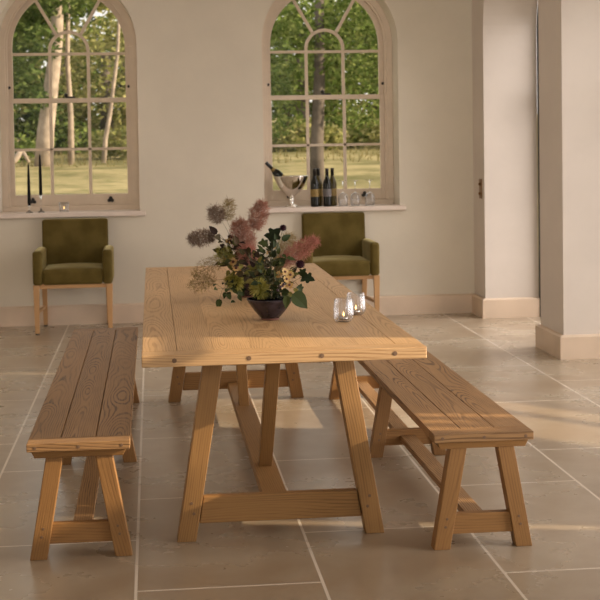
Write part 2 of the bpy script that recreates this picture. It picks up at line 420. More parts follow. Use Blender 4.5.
WINS = [(-0.640, 0.582), (1.575, 0.582)]
ZS_W = 2.345
arched_wall('wall_back', M['wall'], -3.1, 3.3, ZC, [(c, h, 0.90, ZS_W, h) for c, h in WINS], lambda u, z, d: (u, YW + d, z), 0.5)
AR = [(5.51, 0.82, .82, 2.36), (2.37, 1.77, .80, 2.55), (-.79, 0.84, .82, 2.36), (-3.05, 0.85, .82, 2.36)]
arched_wall('wall_right', M['wall_r'], -7.5, YW, ZC, [(c, h, 0.0, zs, ri) for c, h, ri, zs in AR], lambda u, z, d: (XR + d, u, z), 0.455)
struct(MB().box(-3.25, -3.1, -7.5, 7.22, 0, ZC, bevel=0).build('wall_left', M['wall']))

# skirting
def skirt_run(mb, pts, closed=False, h=0.165, t=0.032):
    """pts: wall line on plan; the skirting stands on the left-hand side of it"""
    n = len(pts)
    def off(i, d):
        p_ = Vector(pts[i]); e = []
        if i > 0: e.append((p_ - Vector(pts[i - 1])).normalized())
        if i < n - 1: e.append((Vector(pts[i + 1]) - p_).normalized())
        ns = [Vector((-v.y, v.x)) for v in e]
        if len(ns) == 2:
            m_ = (ns[0] + ns[1]); m_ = m_ / max(.2, m_.dot(ns[0])); return p_ + m_ * d
        return p_ + ns[0] * d
    prof = [(0, 0), (t, 0), (t, h - .012), (t * .55, h), (0, h)]
    vs = []; fs = []
    for i in range(n):
        for d, z in prof:
            q = off(i, d); vs.append((q.x, q.y, z))
    k = len(prof)
    for i in range(n - 1):
        for j in range(k): fs.append((i * k + j, i * k + (j + 1) % k, (i + 1) * k + (j + 1) % k, (i + 1) * k + j))
    fs.append(tuple(range(k))); fs.append(tuple(reversed(range((n - 1) * k, n * k))))
    mb.add(vs, fs); return mb
XO = XR + 0.455
struct(skirt_run(MB(), [(XR, YW), (-3.1, YW)]).build('baseboard_back', M['skirt']))
struct(skirt_run(MB(), [(XO, 6.33), (XR, 6.33), (XR, YW)]).build('baseboard_right', M['skirt']))
for (c0, h0, _a, _b), (c1, h1, _c, _d) in zip(AR[1:], AR[:-1]):
    struct(skirt_run(MB(), [(XO, c0 + h0), (XR, c0 + h0), (XR, c1 - h1), (XO, c1 - h1)]).build('baseboard_right', M['skirt']))
struct(skirt_run(MB(), [(-3.1, YW), (-3.1, -7.5)]).build('baseboard_left', M['skirt']))

# glazed steel doors at the outer edge of the arches
for i, (c, h, ri, zs) in enumerate(AR):
    mb = MB(); x0, x1 = XO + 0.002, XO + 0.045
    for y in (c - h + .02, c + h - .02): mb.box(x0, x1, y - .02, y + .02, 0, zs, bevel=.002)
    mb.box(x0, x1, c - h + .04, c + h - .04, 1.83, 1.88, bevel=.002)
    for k in range(33):
        if k == 32: break
        a, b_ = PI * k / 32, PI * (k + 1) / 32
        P = lambda r, t, x: (x, c + r * math.cos(t), zs + (r - h + ri) * math.sin(t))
        mb.board([P(h - .04, a, x0), P(h, a, x0), P(h, a, x1), P(h - .04, a, x1), P(h - .04, b_, x0), P(h, b_, x0), P(h, b_, x1), P(h - .04, b_, x1)], (0, 1, 0), 0, 0)
    fr = struct(mb.build('door_%d' % (i + 1), M['steel']))

# ------------------------------------------------------------------ sash windows
def sash_window(name, cx):
    zs = ZS_W; zt_ = 2.285; zb = 0.945; G = 0.478
    mb = MB()
    # box frame with a stepped bead
    for s_ in (-1, 1):
        mb.box(min(cx + s_ * .532, cx + s_ * .582), max(cx + s_ * .532, cx + s_ * .582), 7.0, 7.16, zb + .0405, zs, bevel=.003)
        mb.box(min(cx + s_ * .515, cx + s_ * .534), max(cx + s_ * .515, cx + s_ * .534), 7.02, 7.05, zb + .03, zs, bevel=.003)
    mb.arc(cx, zs, .532, .582, 7.0, 7.16); mb.arc(cx, zs, .515, .534, 7.02, 7.05)
    mb.box(cx - .582, cx + .582, 7.0, 7.16, zb - .03, zb + .04, bevel=.003)
    root = struct(mb.build(name, M['trim']))
    # lower sash, two rows
    lo = MB(); y0, y1 = 7.055, 7.09
    for s_ in (-1, 1): lo.box(min(cx + s_ * G, cx + s_ * .532), max(cx + s_ * G, cx + s_ * .532), y0, y1, .985, 1.905, bevel=.003)
    lo.box(cx - G, cx + G, y0, y1, .985, 1.08, bevel=.003); lo.box(cx - G, cx + G, y0, y1, 1.866, 1.906, bevel=.003)
    lo.box(cx - G, cx + G, y0 + .004, y1 - .004, 1.456, 1.479, bevel=.003)
    for x in (-.163, .163): lo.box(cx + x - .0135, cx + x + .0135, y0 + .004, y1 - .004, 1.08, 1.866, bevel=.003)
    ls = lo.build('lower_sash', M['trim'], root)
    # upper sash with its fanlight
    up = MB(); y0, y1 = 7.092, 7.127
    for s_ in (-1, 1): up.box(min(cx + s_ * G, cx + s_ * .532), max(cx + s_ * G, cx + s_ * .532), y0, y1, 1.866, zs, bevel=.003)
    up.box(cx - G, cx + G, y0, y1, 1.866, 1.906, bevel=.003)
    up.box(cx - G, cx + G, y0 + .002, y1 - .004, zt_ - .012, zt_ + .012, bevel=.003)
    for x in (-.163, .163): up.box(cx + x - .0135, cx + x + .0135, y0 + .004, y1 - .004, 1.906, zt_ + .025, bevel=.003)
    up.arc(cx, zs, G, .532, y0, y1); up.arc(cx, zt_ + .025, .150, .177, y0 + .004, y1 - .004)
    for s_ in (-1, 1): up.bar((cx + s_ * .10, zt_ + .025 + .135), (cx + s_ * .275, zt_ + .465), .027, y0 + .004, y1 - .004)
    us = up.build('upper_sash', M['trim'], root)
    g = MB().add([(cx - G, 7.073, 1.07), (cx + G, 7.073, 1.07), (cx + G, 7.073, 1.88), (cx - G, 7.073, 1.88)], [(0, 1, 2, 3)])
    g.build('pane', M['pane'], ls)
    vs = [(cx - G, 7.11, 1.89), (cx + G, 7.11, 1.89)] + [(cx + G * math.cos(PI * k / 32), 7.11, zs + G * math.sin(PI * k / 32)) for k in range(33)]
    MB().add(vs, [tuple(range(len(vs)))]).build('pane', M['pane'], us)
    # black trefoil sash lifts, lock and stops
    for s_ in (-1, 1):
        l = MB()
        for dx, dz in ((-.013, 0), (.013, 0), (0, .02)): l.ball((cx + s_ * .33 + dx, 7.045, 1.022 + dz), .0155, 1, .5, 1, 12)
        l.build('sash_lift', M['black'], ls)
        MB().ball((cx + s_ * .505, 7.05, 2.0), .013, 1, .6, 1, 10).build('sash_stop', M['black'], us)
    k = MB(); k.box(cx - .035, cx + .045, 7.05, 7.09, 1.906, 1.92, bevel=.004); k.ball((cx - .03, 7.06, 1.932), .017, 1, 1, 1, 10)
    k.build('sash_lock', M['black'], ls)
    return root
for i, (c, h) in enumerate(WINS):
    sash_window('window_%d' % (i + 1), c)
    struct(MB().box(c - h - .048, c + h + .048, 6.675, YW + .0, .902, .944, bevel=.006).box(c - h, c + h, YW - .002, 7.0, .902, .944, bevel=0).build('trim_%d' % (i + 1), M['sill']))

# brass wall plate on the narrow wall beside the first arch
t = thing('switch_plate', 'small brass switch plate on the narrow wall strip beside the first arch', 'switch', (XR, 6.45, 1.08))
MB().box(-.008, 0, -.042, .042, -.082, .082, bevel=.003).build('plate', M['brass'], t)
for z in (-.04, .04): MB().lathe([(.012, 0), (.012, .008), (.008, .014), (0, .014)], 12, rot=Matrix.Rotation(-PI / 2, 3, 'Y'), cen=(-.008, 0, z)).build('toggle', M['brass'], t)

# ================================================================== OUTSIDE
def ground_z(y): return max(-0.06, 0.61 + 0.035 * (y - 20)) if y > 7.22 else -.05
def grass_mat():
    mt, nt, b = new_mat('rough_lawn')
    geo = N(nt, 'ShaderNodeNewGeometry').outputs['Position']
    n1 = noise(nt, geo, .45, 5, rough=.65); n2 = noise(nt, geo, 3, 5)
    c = mixc(nt, ramp(nt, n1, .35, .65), (0.15, 0.135, 0.055), (0.40, 0.33, 0.17))  # dark and pale patches also paint in the lawn's mottled shade
    c = mixc(nt, math_n(nt, 'MULTIPLY', ramp(nt, n2, .45, .7), .5), c, (0.10, 0.12, 0.03))
    nt.links.new(c, b.inputs['Base Color']); b.inputs['Roughness'].default_value = .9; b.inputs['Specular IOR Level'].default_value = .1
    return mt
M['grass'] = grass_mat()
mb = MB(); ys = [7.22, 12, 18, 24, 30, 36, 45, 60, 90]; xs = [-60, -30, -15, -8, -4, 0, 4, 8, 15, 30, 60]
vs = [(x, y, ground_z(y) - (0.02 if y < 8 else 0)) for y in ys for x in xs]
fs = [(j * 11 + i, j * 11 + i + 1, (j + 1) * 11 + i + 1, (j + 1) * 11 + i) for j in range(8) for i in range(10)]
lawn = struct(mb.add(vs, fs, smooth=True).build('lawn', M['grass']))
M['bark_p'] = plain('pale_bark', (0.36, 0.29, 0.23), .9, var=.25, scale=5)
M['bark'] = plain('grey_bark', (0.13, 0.105, 0.085), .9, var=.3, scale=5)
M['fol_d'] = varied('deep_green_foliage', [(0.045, 0.075, 0.02), (0.10, 0.145, 0.04), (0.17, 0.21, 0.07)], .6, .3)
M['fol_m'] = varied('mid_green_foliage', [(0.08, 0.125, 0.025), (0.17, 0.235, 0.06), (0.29, 0.33, 0.11)], .6, .35)
M['fol_y'] = varied('pale_green_foliage', [(0.17, 0.19, 0.055), (0.33, 0.33, 0.12), (0.46, 0.42, 0.19)], .6, .35)
M['hay'] = varied('dry_grass_heads', [(0.20, 0.18, 0.07), (0.36, 0.30, 0.15), (0.24, 0.23, 0.09)], .8, .3)
def crown(mb, blobs, count, size, r):
    tot = sum(b_[3] ** 2 for b_ in blobs)
    for (x, y, z, R, sz) in blobs:
        for _ in range(int(count * R * R / tot)):
            d = Vector((r.gauss(0, 1), r.gauss(0, 1), r.gauss(0, 1))).normalized()
            rad = R * r.uniform(.25, 1) ** .45
            p_ = Vector((x, y, z)) + Vector((d.x, d.y, d.z * sz)) * rad
            a = Vector((r.gauss(0, 1), r.gauss(0, 1), r.gauss(0, .6))).normalized()
            b_ = a.cross(Vector((r.gauss(0, 1), r.gauss(0, 1), r.gauss(0, 1)))).normalized()
            s_ = size * r.uniform(.6, 1.25)
            mb.add([p_ - a * s_, p_ + b_ * s_ * .5, p_ + a * s_, p_ - b_ * s_ * .5], [(0, 1, 2, 3)], seed=r.random())
    return mb
def tree(name, label, x, y, trunk_pts, tr, bark, blobs, count, size, mat, group='trees in the park'):
    g = ground_z(y); t = thing(name, label, 'tree', (x, y, g), group)
    r = random.Random(int(abs(x * 137 + y * 911)) + count)
    if trunk_pts: MB().tube([Vector(p_) for p_ in trunk_pts], tr, tr * .55, 10).build('trunk', bark, t)
    if blobs: crown(MB(), blobs, count, size, r).build('foliage', mat, t)
    return t
# through the left window
tree('ash_tree', 'tree with a thick pale trunk behind the black candles in the left window', -2.66, 30, [(0, 0, -.1), (.08, 0, .9), (.22, .1, 1.9), (.4, .1, 3.2), (.5, 0, 5.2)], .24, M['bark_p'],
     [(-1.4, .8, 3.3, 1.4, .9), (.3, .6, 4.4, 1.0, .9), (-1.5, .5, 1.9, .8, 1), (-.05, -.7, 1.62, .34, .8), (.1, -.8, 3.05, .5, 1), (.4, -.9, 4.4, .75, 1)], 5200, .095, M['fol_d'])
tree('birch_tree', 'slim birch with a straight pale trunk in the middle of the left window', -2.0, 30.5, [(0, 0, -.1), (.02, 0, 1.2), (-.03, 0, 2.6), (.05, 0, 5)], .085, M['bark_p'],
     [(0.1, .8, 4.6, .9, .9)], 500, .12, M['fol_m'])
tree('leaning_birch_tree', 'thin birch with a leaning pale trunk in the right of the left window', -1.2, 31, [(0, 0, -.1), (.06, 0, .6), (.2, 0, 1.3), (.42, 0, 2.8), (.5, 0, 4)], .07, M['bark_p'],
     [(.5, .6, 4.3, .7, .8)], 200, .12, M['fol_y'])
tree('yew_tree', 'dense dark tree filling the far left of the left window', -5.6, 36, [(0, 0, -.1), (0, 0, 4)], .3, M['bark'], [(0, 0, 2.6, 2.2, 1.1), (1.7, 0, 1.6, 1.4, 1), (.6, 0, 5.0, 1.9, .9), (2.6, .5, .9, .8, 1)], 7000, .13, M['fol_d'])
tree('lime_tree', 'pale green tree behind the birches in the left window', -1.3, 38, [(0, 0, -.1), (0, 0, 3)], .25, M['bark'], [(0, 0, 2.3, 1.9, 1.0), (1.7, 0, 1.6, 1.3, .9), (-1.7, .5, 1.3, 1.2, .9), (1.0, .6, 3.6, 1.0, .8)], 6500, .11, M['fol_y'])
tree('beech_tree', 'tall tree whose top shows in the fanlight of the left window', -3.0, 42, [(0, 0, -.1), (0, 0, 6)], .3, M['bark'], [(-.3, 0, 5.5, 2.2, .8), (-2, 0, 4, 1.8, .9)], 3600, .17, M['fol_d'])
tree('field_maple', 'light tree between the two windows in the park', 2.2, 44, [(0, 0, -.1), (0, 0, 3)], .25, M['bark'], [(0, 0, 2.6, 2.3, .9), (0, 0, 4.9, 1.8, .9)], 3000, .2, M['fol_m'])
# through the right window
tree('oak_tree', 'tree with a grey trunk and low leafy branches nearest the right window', 2.80, 18, [(0, 0, -.2), (.01, 0, .9), (.07, 0, 2), (.09, 0, 3.6)], .135, M['bark'],
     [(-.72, .1, 1.5, .62, .8), (-.5, .2, 2.3, .75, .9), (.75, .3, 1.6, .6, .8), (.55, .2, 2.5, .75, .9), (-.2, .3, 3.2, .9, .8), (.95, .2, 3.2, .7, .9), (1.3, .5, 2.3, .5, 1)], 6000, .058, M['fol_m'])
tree('hanging_maple', 'leafy sprig hanging at the right edge of the right window', 4.9, 17, [(0, 0, -.2), (-.1, 0, 1.8), (-.3, 0, 3.2)], .08, M['bark'],
     [(-.95, -.1, 1.0, .26, 1.3), (-.7, 0, 1.7, .5, .9), (-.5, 0, 2.6, .7, .9)], 800, .075, M['fol_d'])
tree('hornbeam_tree', 'mid green tree in the distance behind the oak in the right window', 5.0, 40, [(0, 0, -.1), (0, 0, 4)], .3, M['bark'], [(-.5, 0, 3.2, 2.2, .8), (2.4, 0, 3.0, 2.0, .8), (1, 0, 5.4, 2.0, .8)], 3600, .17, M['fol_m'])
tree('chestnut_tree', 'distant dark tree on the right beyond the right window', 9.5, 42, [(0, 0, -.1), (0, 0, 4)], .3, M['bark'], [(0, 0, 2.6, 2.5, .9), (-.6, 0, 5, 2.2, .9)], 2800, .2, M['fol_d'])
for k, (x, mt, cnt, lab) in enumerate(((-9.5, 'fol_d', 1800, 'far tree of the wood beyond the left edge of the left window'), (-4.6, 'fol_y', 2600, 'far pale tree of the wood behind the thick pale trunk'), (-1.0, 'fol_m', 2600, 'far tree of the wood closing the right side of the left window'),
                           (5.6, 'fol_m', 2600, 'far tree of the wood behind the oak in the left half of the right window'), (9.6, 'fol_y', 2600, 'far pale tree of the wood in the right half of the right window'))):
    tree('woodland_tree', lab, x, 52, [(0, 0, -.1), (0, 0, 4)], .3, M['bark'], [(-1.2, 0, 1.5, 1.7, .9), (1.2, .2, 1.6, 1.7, .9), (0, .3, 3.4, 2.3, .75)], cnt, .2, M[mt], 'trees of the far wood')
for (x, y, R, lab, mt) in ((-4.2, 32, .75, 'pale bush at the left end of the lawn in the left window', 'fol_m'), (-.4, 33, .8, 'pale yellowish bush at the right of the left window', 'fol_y'),
                           (4.6, 36, .8, 'pale bush in the misty gap under the oak branches', 'fol_y'), (3.2, 37, .8, 'green bush at the left end of the lawn in the right window', 'fol_m'), (6.2, 38, .9, 'wide green bush between the two pale bushes in the right window', 'fol_m'), (-2.4, 37, .8, 'green bush behind the pale trunks in the left window', 'fol_m'), (7.6, 37, 1.0, 'yellowish bush at the right end of the lawn in the right window', 'fol_y')):
    t = thing('bush', lab, 'bush', (x, y, ground_z(y)), 'bushes at the lawn edge')
    crown(MB(), [(0, 0, R * .6, R, .7), (R, .2, R * .5, R * .7, .7), (-R, .1, R * .5, R * .7, .7)], 900, .11, random.Random(int(y))).build('foliage', M[mt], t)
t = thing('fallen_trunk', 'broken pale tree trunk lying slanted on the grass at left', 'log', (-3.3, 29.5, ground_z(29.5)))
MB().tube([(-.22, 0, .02), (0, .1, .22), (.16, .1, .42)], .11, .07, 9).build('trunk', M['bark_p'], t)
MB().tube([(.16, .1, .42), (.32, .1, .12)], .06, .04, 8).build('branch', M['bark_p'], t)
tall = MB(); r = random.Random(3)
for _ in range(1500):
    x, y = r.uniform(-7, 10), r.uniform(29, 44); h = r.uniform(.05, .26); g = ground_z(y)
    tall.add([(x - .02, y, g), (x + .02, y, g), (x + r.uniform(-.1, .1), y + r.uniform(-.1, .1), g + h)], [(0, 1, 2)], seed=r.random())
o = tall.build('tall_grass', M['hay']); o['kind'] = 'stuff'; o['label'] = 'dry tall grass along the far edge of the lawn'; o['category'] = 'grass'

# unseen screen added east of the room; its gaps shape the sun patches
gw = MB(); XG = 7.0; DY, DZ = -0.23 * (XG - XR), 0.35 * (XG - XR)
# gaps as seen on the plane of the arches: (y0, y1, z0, z1, lean)
gaps = [(-.72, -.17, 1.20, 2.6, 0), (-.34, -.25, .95, 1.2, 0), (-.20, -.12, .98, 1.3, 0), (-.07, .0, .35, 1.12, 0), (.80, 1.47, .03, .34, 2.5), (1.56, 1.89, .03, .34, 2.5), (2.10, 2.18, .05, .30, 2.5),
        (1.78, 2.75, .45, .97, 0), (4.71, 4.80, 1.15, 1.42, 0), (3.42, 3.48, 1.17, 1.36, 0)]
RH = .03
for k in range(int(4.6 / RH)):
    z0, z1 = k * RH, (k + 1) * RH; zz = (z0 + z1) / 2 - DZ
    iv = sorted((g[0] + g[4] * zz + DY, g[1] + g[4] * zz + DY) for g in gaps if g[2] <= zz <= g[3])  # open intervals of this row
    y = -8.0
    for a, b_ in iv + [(9.5, 9.5)]:
        if a > y + .001: gw.box(XG, XG + .06, y, a, z0, z1, bevel=0)
        y = max(y, b_)
struct(gw.build('sun_screen', M['wall_r']))

# ================================================================== DINING TABLE
W, L, ZT, TH = 1.029, 3.458, 0.76, 0.043
tb = thing('dining_table', 'long solid oak trestle table with splayed legs in the middle of the room', 'table', (W / 2, L / 2, 0))
TX, TY = -W / 2, -L / 2
top = MB(); EB = .10
xs = [0, .127, .26, .40, .53, .66, .795, .930, W]
for i in range(len(xs) - 1):
    ga = .0008 if i in (1, 7) else 0.0002; gb = .0008 if i in (0, 6) else 0.0002
    top.box(TX + xs[i] + ga, TX + xs[i + 1] - gb, TY + EB, TY + L - EB, ZT - TH, ZT, (0, 1, 0), bevel=.0025 if i in (0, 7) else .0006, flat=(i in (0, 2, 3, 5, 7)))
top.build('tabletop', M['oak'], tb)
for y0 in (0, L - EB):
    e = MB().box(TX, TX + W, TY + y0 + (.0005 if y0 else 0), TY + y0 + EB - (0 if y0 else .0005), ZT - TH, ZT, (1, 0, 0), bevel=.003).build('end_board', M['oak'], tb)
    for px_ in (.116, .382, .645, .912):
        yy = TY if y0 == 0 else TY + L
        MB().lathe([(.0085, 0), (.0085, .0012), (0, .0016)], 14, smooth=False, rot=Matrix.Rotation(PI / 2 if y0 == 0 else -PI / 2, 3, 'X'), cen=(TX + px_, yy, ZT - TH / 2 + .001)).build('peg', M['peg'], e)
def leg_board(mb, xo, xi, xto, xti, y0, y1, zt):
    mb.board([(xo, y0, 0), (xi, y0, 0), (xi, y1, 0), (xo, y1, 0), (xto, y0, zt), (xti, y0, zt), (xti, y1, zt), (xto, y1, zt)], (xto - xo, 0, zt), .003)
for y0 in (.283, L - .283 - .08):
    for s_ in (-1, 1):
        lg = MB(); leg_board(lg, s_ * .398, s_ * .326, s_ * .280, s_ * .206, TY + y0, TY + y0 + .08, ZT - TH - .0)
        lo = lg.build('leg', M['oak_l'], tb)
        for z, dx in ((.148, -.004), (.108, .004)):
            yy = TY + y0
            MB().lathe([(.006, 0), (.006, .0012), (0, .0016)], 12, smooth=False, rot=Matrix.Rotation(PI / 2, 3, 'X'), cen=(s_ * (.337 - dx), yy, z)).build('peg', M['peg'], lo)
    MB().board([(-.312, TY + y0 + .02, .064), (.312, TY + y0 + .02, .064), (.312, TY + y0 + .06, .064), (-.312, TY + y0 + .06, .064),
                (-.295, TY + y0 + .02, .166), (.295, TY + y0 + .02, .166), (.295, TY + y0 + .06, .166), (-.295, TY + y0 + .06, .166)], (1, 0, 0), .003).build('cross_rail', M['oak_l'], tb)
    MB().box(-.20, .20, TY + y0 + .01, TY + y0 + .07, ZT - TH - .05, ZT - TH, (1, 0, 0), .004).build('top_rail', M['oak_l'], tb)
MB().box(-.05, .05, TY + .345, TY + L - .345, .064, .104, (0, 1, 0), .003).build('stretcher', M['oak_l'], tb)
for s_ in (-1, 1):
    y0 = s_ * .65; y1 = s_ * 1.225; d = s_ * .04
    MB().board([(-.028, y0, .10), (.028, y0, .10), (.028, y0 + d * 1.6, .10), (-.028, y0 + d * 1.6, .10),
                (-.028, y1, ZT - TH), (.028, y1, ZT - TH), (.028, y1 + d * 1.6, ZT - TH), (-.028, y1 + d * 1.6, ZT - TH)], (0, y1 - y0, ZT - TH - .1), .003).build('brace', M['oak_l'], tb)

# ================================================================== BENCHES
def bench(label, xc, y0, mat):
    LB, WB, ZB, TB, EB = 3.088, .3715, .435, .0306, .095
    b = thing('bench', label, 'bench', (xc, y0 + LB / 2, 0), 'oak benches along the table')
    X, Y = -WB / 2, -LB / 2
    s_ = MB(); xs = [0, .118, .246, WB]
    for i in range(3): s_.box(X + xs[i] + (.0012 if i else 0), X + xs[i + 1] - (.0012 if i < 2 else 0), Y + EB, Y + LB - EB, ZB - TB, ZB, (0, 1, 0), .0022, flat=True)
    s_.build('seat', mat, b)
    for k in (0, 1):
        ya = Y if k == 0 else Y + LB - EB
        e = MB().box(X, X + WB, ya + (.0005 if k else 0), ya + EB - (0 if k else .0005), ZB - TB, ZB, (1, 0, 0), .0025).build('end_board', mat, b)
        for px_ in (.03, WB / 2, WB - .03):
            MB().lathe([(.006, 0), (.006, .001), (0, .0014)], 12, smooth=False, rot=Matrix.Rotation(PI / 2 if k == 0 else -PI / 2, 3, 'X'), cen=(X + px_, Y if k == 0 else Y + LB, ZB - TB / 2)).build('peg', M['peg'], e)
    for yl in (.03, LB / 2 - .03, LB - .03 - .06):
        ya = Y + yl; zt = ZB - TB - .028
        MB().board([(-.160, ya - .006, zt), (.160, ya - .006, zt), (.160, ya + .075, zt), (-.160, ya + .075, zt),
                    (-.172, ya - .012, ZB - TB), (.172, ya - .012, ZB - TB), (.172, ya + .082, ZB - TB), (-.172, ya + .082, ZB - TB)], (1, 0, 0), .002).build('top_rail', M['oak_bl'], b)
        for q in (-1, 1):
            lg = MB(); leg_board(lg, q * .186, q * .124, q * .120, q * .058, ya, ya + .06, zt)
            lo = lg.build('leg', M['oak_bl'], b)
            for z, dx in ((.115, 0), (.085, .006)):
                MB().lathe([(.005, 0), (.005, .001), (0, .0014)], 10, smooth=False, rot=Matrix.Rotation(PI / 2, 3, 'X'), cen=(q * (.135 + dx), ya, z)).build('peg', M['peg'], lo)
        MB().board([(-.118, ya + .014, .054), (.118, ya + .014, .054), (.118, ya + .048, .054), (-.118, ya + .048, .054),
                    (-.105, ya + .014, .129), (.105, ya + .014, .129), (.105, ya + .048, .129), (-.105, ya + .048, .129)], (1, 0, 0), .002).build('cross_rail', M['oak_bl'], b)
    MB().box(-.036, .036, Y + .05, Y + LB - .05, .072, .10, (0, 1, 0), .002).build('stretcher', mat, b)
    return b
bench('long dark oak bench on the left of the table, nearer the olive chair', -.2357, .1136, M['oak_b'])
bench('long oak bench on the right of the table, towards the arches', 1.2384, 0.0, M['oak_b'])

# ================================================================== ARMCHAIRS
def soft(mb, x0, x1, y0, y1, z0, z1, bev, crown_=0.0, tilt=0.0, seg=4, cuts=0):
    bm = bmesh.new(); bmesh.ops.create_cube(bm, size=1)
    for v in bm.verts: v.co = Vector(((x0 + x1) / 2 + v.co.x * (x1 - x0), (y0 + y1) / 2 + v.co.y * (y1 - y0), (z0 + z1) / 2 + v.co.z * (z1 - z0)))
    bmesh.ops.bevel(bm, geom=bm.edges[:], offset=bev, segments=seg, affect='EDGES', profile=.5)
    if cuts:
        bmesh.ops.subdivide_edges(bm, edges=[e for e in bm.edges if e.calc_length() > bev * 2], cuts=cuts, use_grid_fill=True)
    for v in bm.verts:
        if crown_:
            fx = 1 - ((v.co.x - (x0 + x1) / 2) / ((x1 - x0) / 2)) ** 2; fy = 1 - ((v.co.y - (y0 + y1) / 2) / ((y1 - y0) / 2)) ** 4
            if v.co.z > (z0 + z1) / 2: v.co.z += crown_ * max(0, fx) * max(0, fy)
        if tilt: v.co.y += (v.co.z - z0) * tilt
    return mb.bm(bm, None, 0, True)
def armchair(label, x, y, rz=0):
    c = thing('armchair', label, 'chair', (x, y, 0), 'olive velvet armchairs by the back wall', rz)
    s_ = MB(); soft(s_, -.238, .238, 0.004, .50, .395, .52, .022, .018, cuts=6); s_.build('seat', M['velvet'], c)
    b = MB(); soft(b, -.270, .270, .43, .53, .40, .893, .022, 0, .10, cuts=3); b.build('backrest', M['velvet'], c)
    for q in (-1, 1):
        a = MB(); x0, x1 = sorted((q * .236, q * .314)); soft(a, x0, x1, 0, .50, .394, .668, .024, cuts=2); a.build('arm', M['velvet'], c)
        for (lx, ly, tx, ty, h_, k) in ((q * .288, .03, q * .288, .03, .0165, .024), (q * .262, .555, q * .262, .50, .0165, .022)):
            lg = MB().board([(lx - h_, ly - h_, .01), (lx + h_, ly - h_, .01), (lx + h_, ly + h_, .01), (lx - h_, ly + h_, .01),
                        (tx - k, ty - k, .396), (tx + k, ty - k, .396), (tx + k, ty + k, .396), (tx - k, ty + k, .396)], (0, ty - ly, 1), .002).build('leg', M['beech'], c)
            MB().box(lx - .015, lx + .015, ly - .015, ly + .015, 0, .011, bevel=.001).build('glide', M['black'], lg)
        MB().board([(q * .282 - .01, .045, .165), (q * .282 + .01, .045, .165), (q * .268 + .01, .525, .150), (q * .268 - .01, .525, .150),
                    (q * .282 - .01, .045, .19), (q * .282 + .01, .045, .19), (q * .268 + .01, .525, .175), (q * .268 - .01, .525, .175)], (0, 1, 0), .002).build('stretcher', M['beech'], c)
    MB().box(-.262, .262, .025, .045, .366, .396, (1, 0, 0), .002).build('front_rail', M['beech'], c)
    MB().box(-.24, .24, .50, .52, .366, .396, (1, 0, 0), .002).build('back_rail', M['beech'], c)
    return c
armchair('olive velvet armchair with pale wooden legs under the left window', -.594, 6.11)
armchair('olive velvet armchair under the right window, partly behind the table end and flowers', 1.577, 6.19)

# ================================================================== THINGS ON THE TABLE
BW1 = Vector((.535, .885, ZT)); BW2 = Vector((.505, 1.745, ZT))
def bowl(label, loc):
    b = thing('bowl', label, 'bowl', loc, 'stoneware bowls on the table')
    MB().lathe([(.038, .008), (.046, .015), (.069, .042), (.091, .074), (.099, .0885), (.098, .0905), (.096, .089)], 40).build('body', M['bowl'], b)
    MB().lathe([(.096, .089), (.088, .073), (.065, .042), (.042, .022), (0, .018)], 40).build('inner_glaze', M['bowl_in'], b)
    MB().lathe([(.036, 0), (.038, .002), (.0385, .009), (.034, .011)], 40).build('foot_ring', M['clay'], b)
    return b
bowl('dark glazed bowl nearest the camera on the table, holding flowers', BW1)
bowl('dark glazed bowl further back on the table, half hidden by the flowers', BW2)

def ribbed_votive(label, x, y, lit):
    v = thing('votive_glass', label, 'candle holder', (x, y, ZT), 'ribbed glass votives')
    mb = MB(); n = 64
    mb.lathe([(.022, 0), (.031, .004), (.0385, .016), (.040, .035), (.0385, .07), (.0355, .094), (.034, .096), (.0325, .094), (.0355, .07), (.037, .035), (.035, .018), (.024, .009), (0, .008)], n, rib=.055, nrib=16)
    mb.build('glass', M['thin'], v)
    tealight('lit tealight in its tin cup, in the %s ribbed glass' % ('nearer' if lit else 'further'), x, y, ZT + .0085)
def tealight(label, x, y, z):
    t = thing('tealight', label, 'candle', (x, y, z), 'lit tealights')
    MB().lathe([(.0185, 0), (.019, .012), (.0183, .012), (.018, .009)], 20).build('cup', M['tin'], t)
    MB().lathe([(.0178, .004), (.0178, .0095), (0, .0095)], 20).build('wax', M['wax'], t)
    MB().tube([(0, 0, .009), (0, 0, .015)], .0008, n=6).build('wick', M['black'], t)
    MB().lathe([(0.0005, .014), (.003, .018), (.0036, .022), (.002, .029), (0, .035)], 10).build('flame', M['flame'], t)
ribbed_votive('ribbed glass votive nearer the camera, with a glowing tealight', .829, .745, True)
ribbed_votive('ribbed glass votive just behind the other one, further right on the table', .912, .955, False)

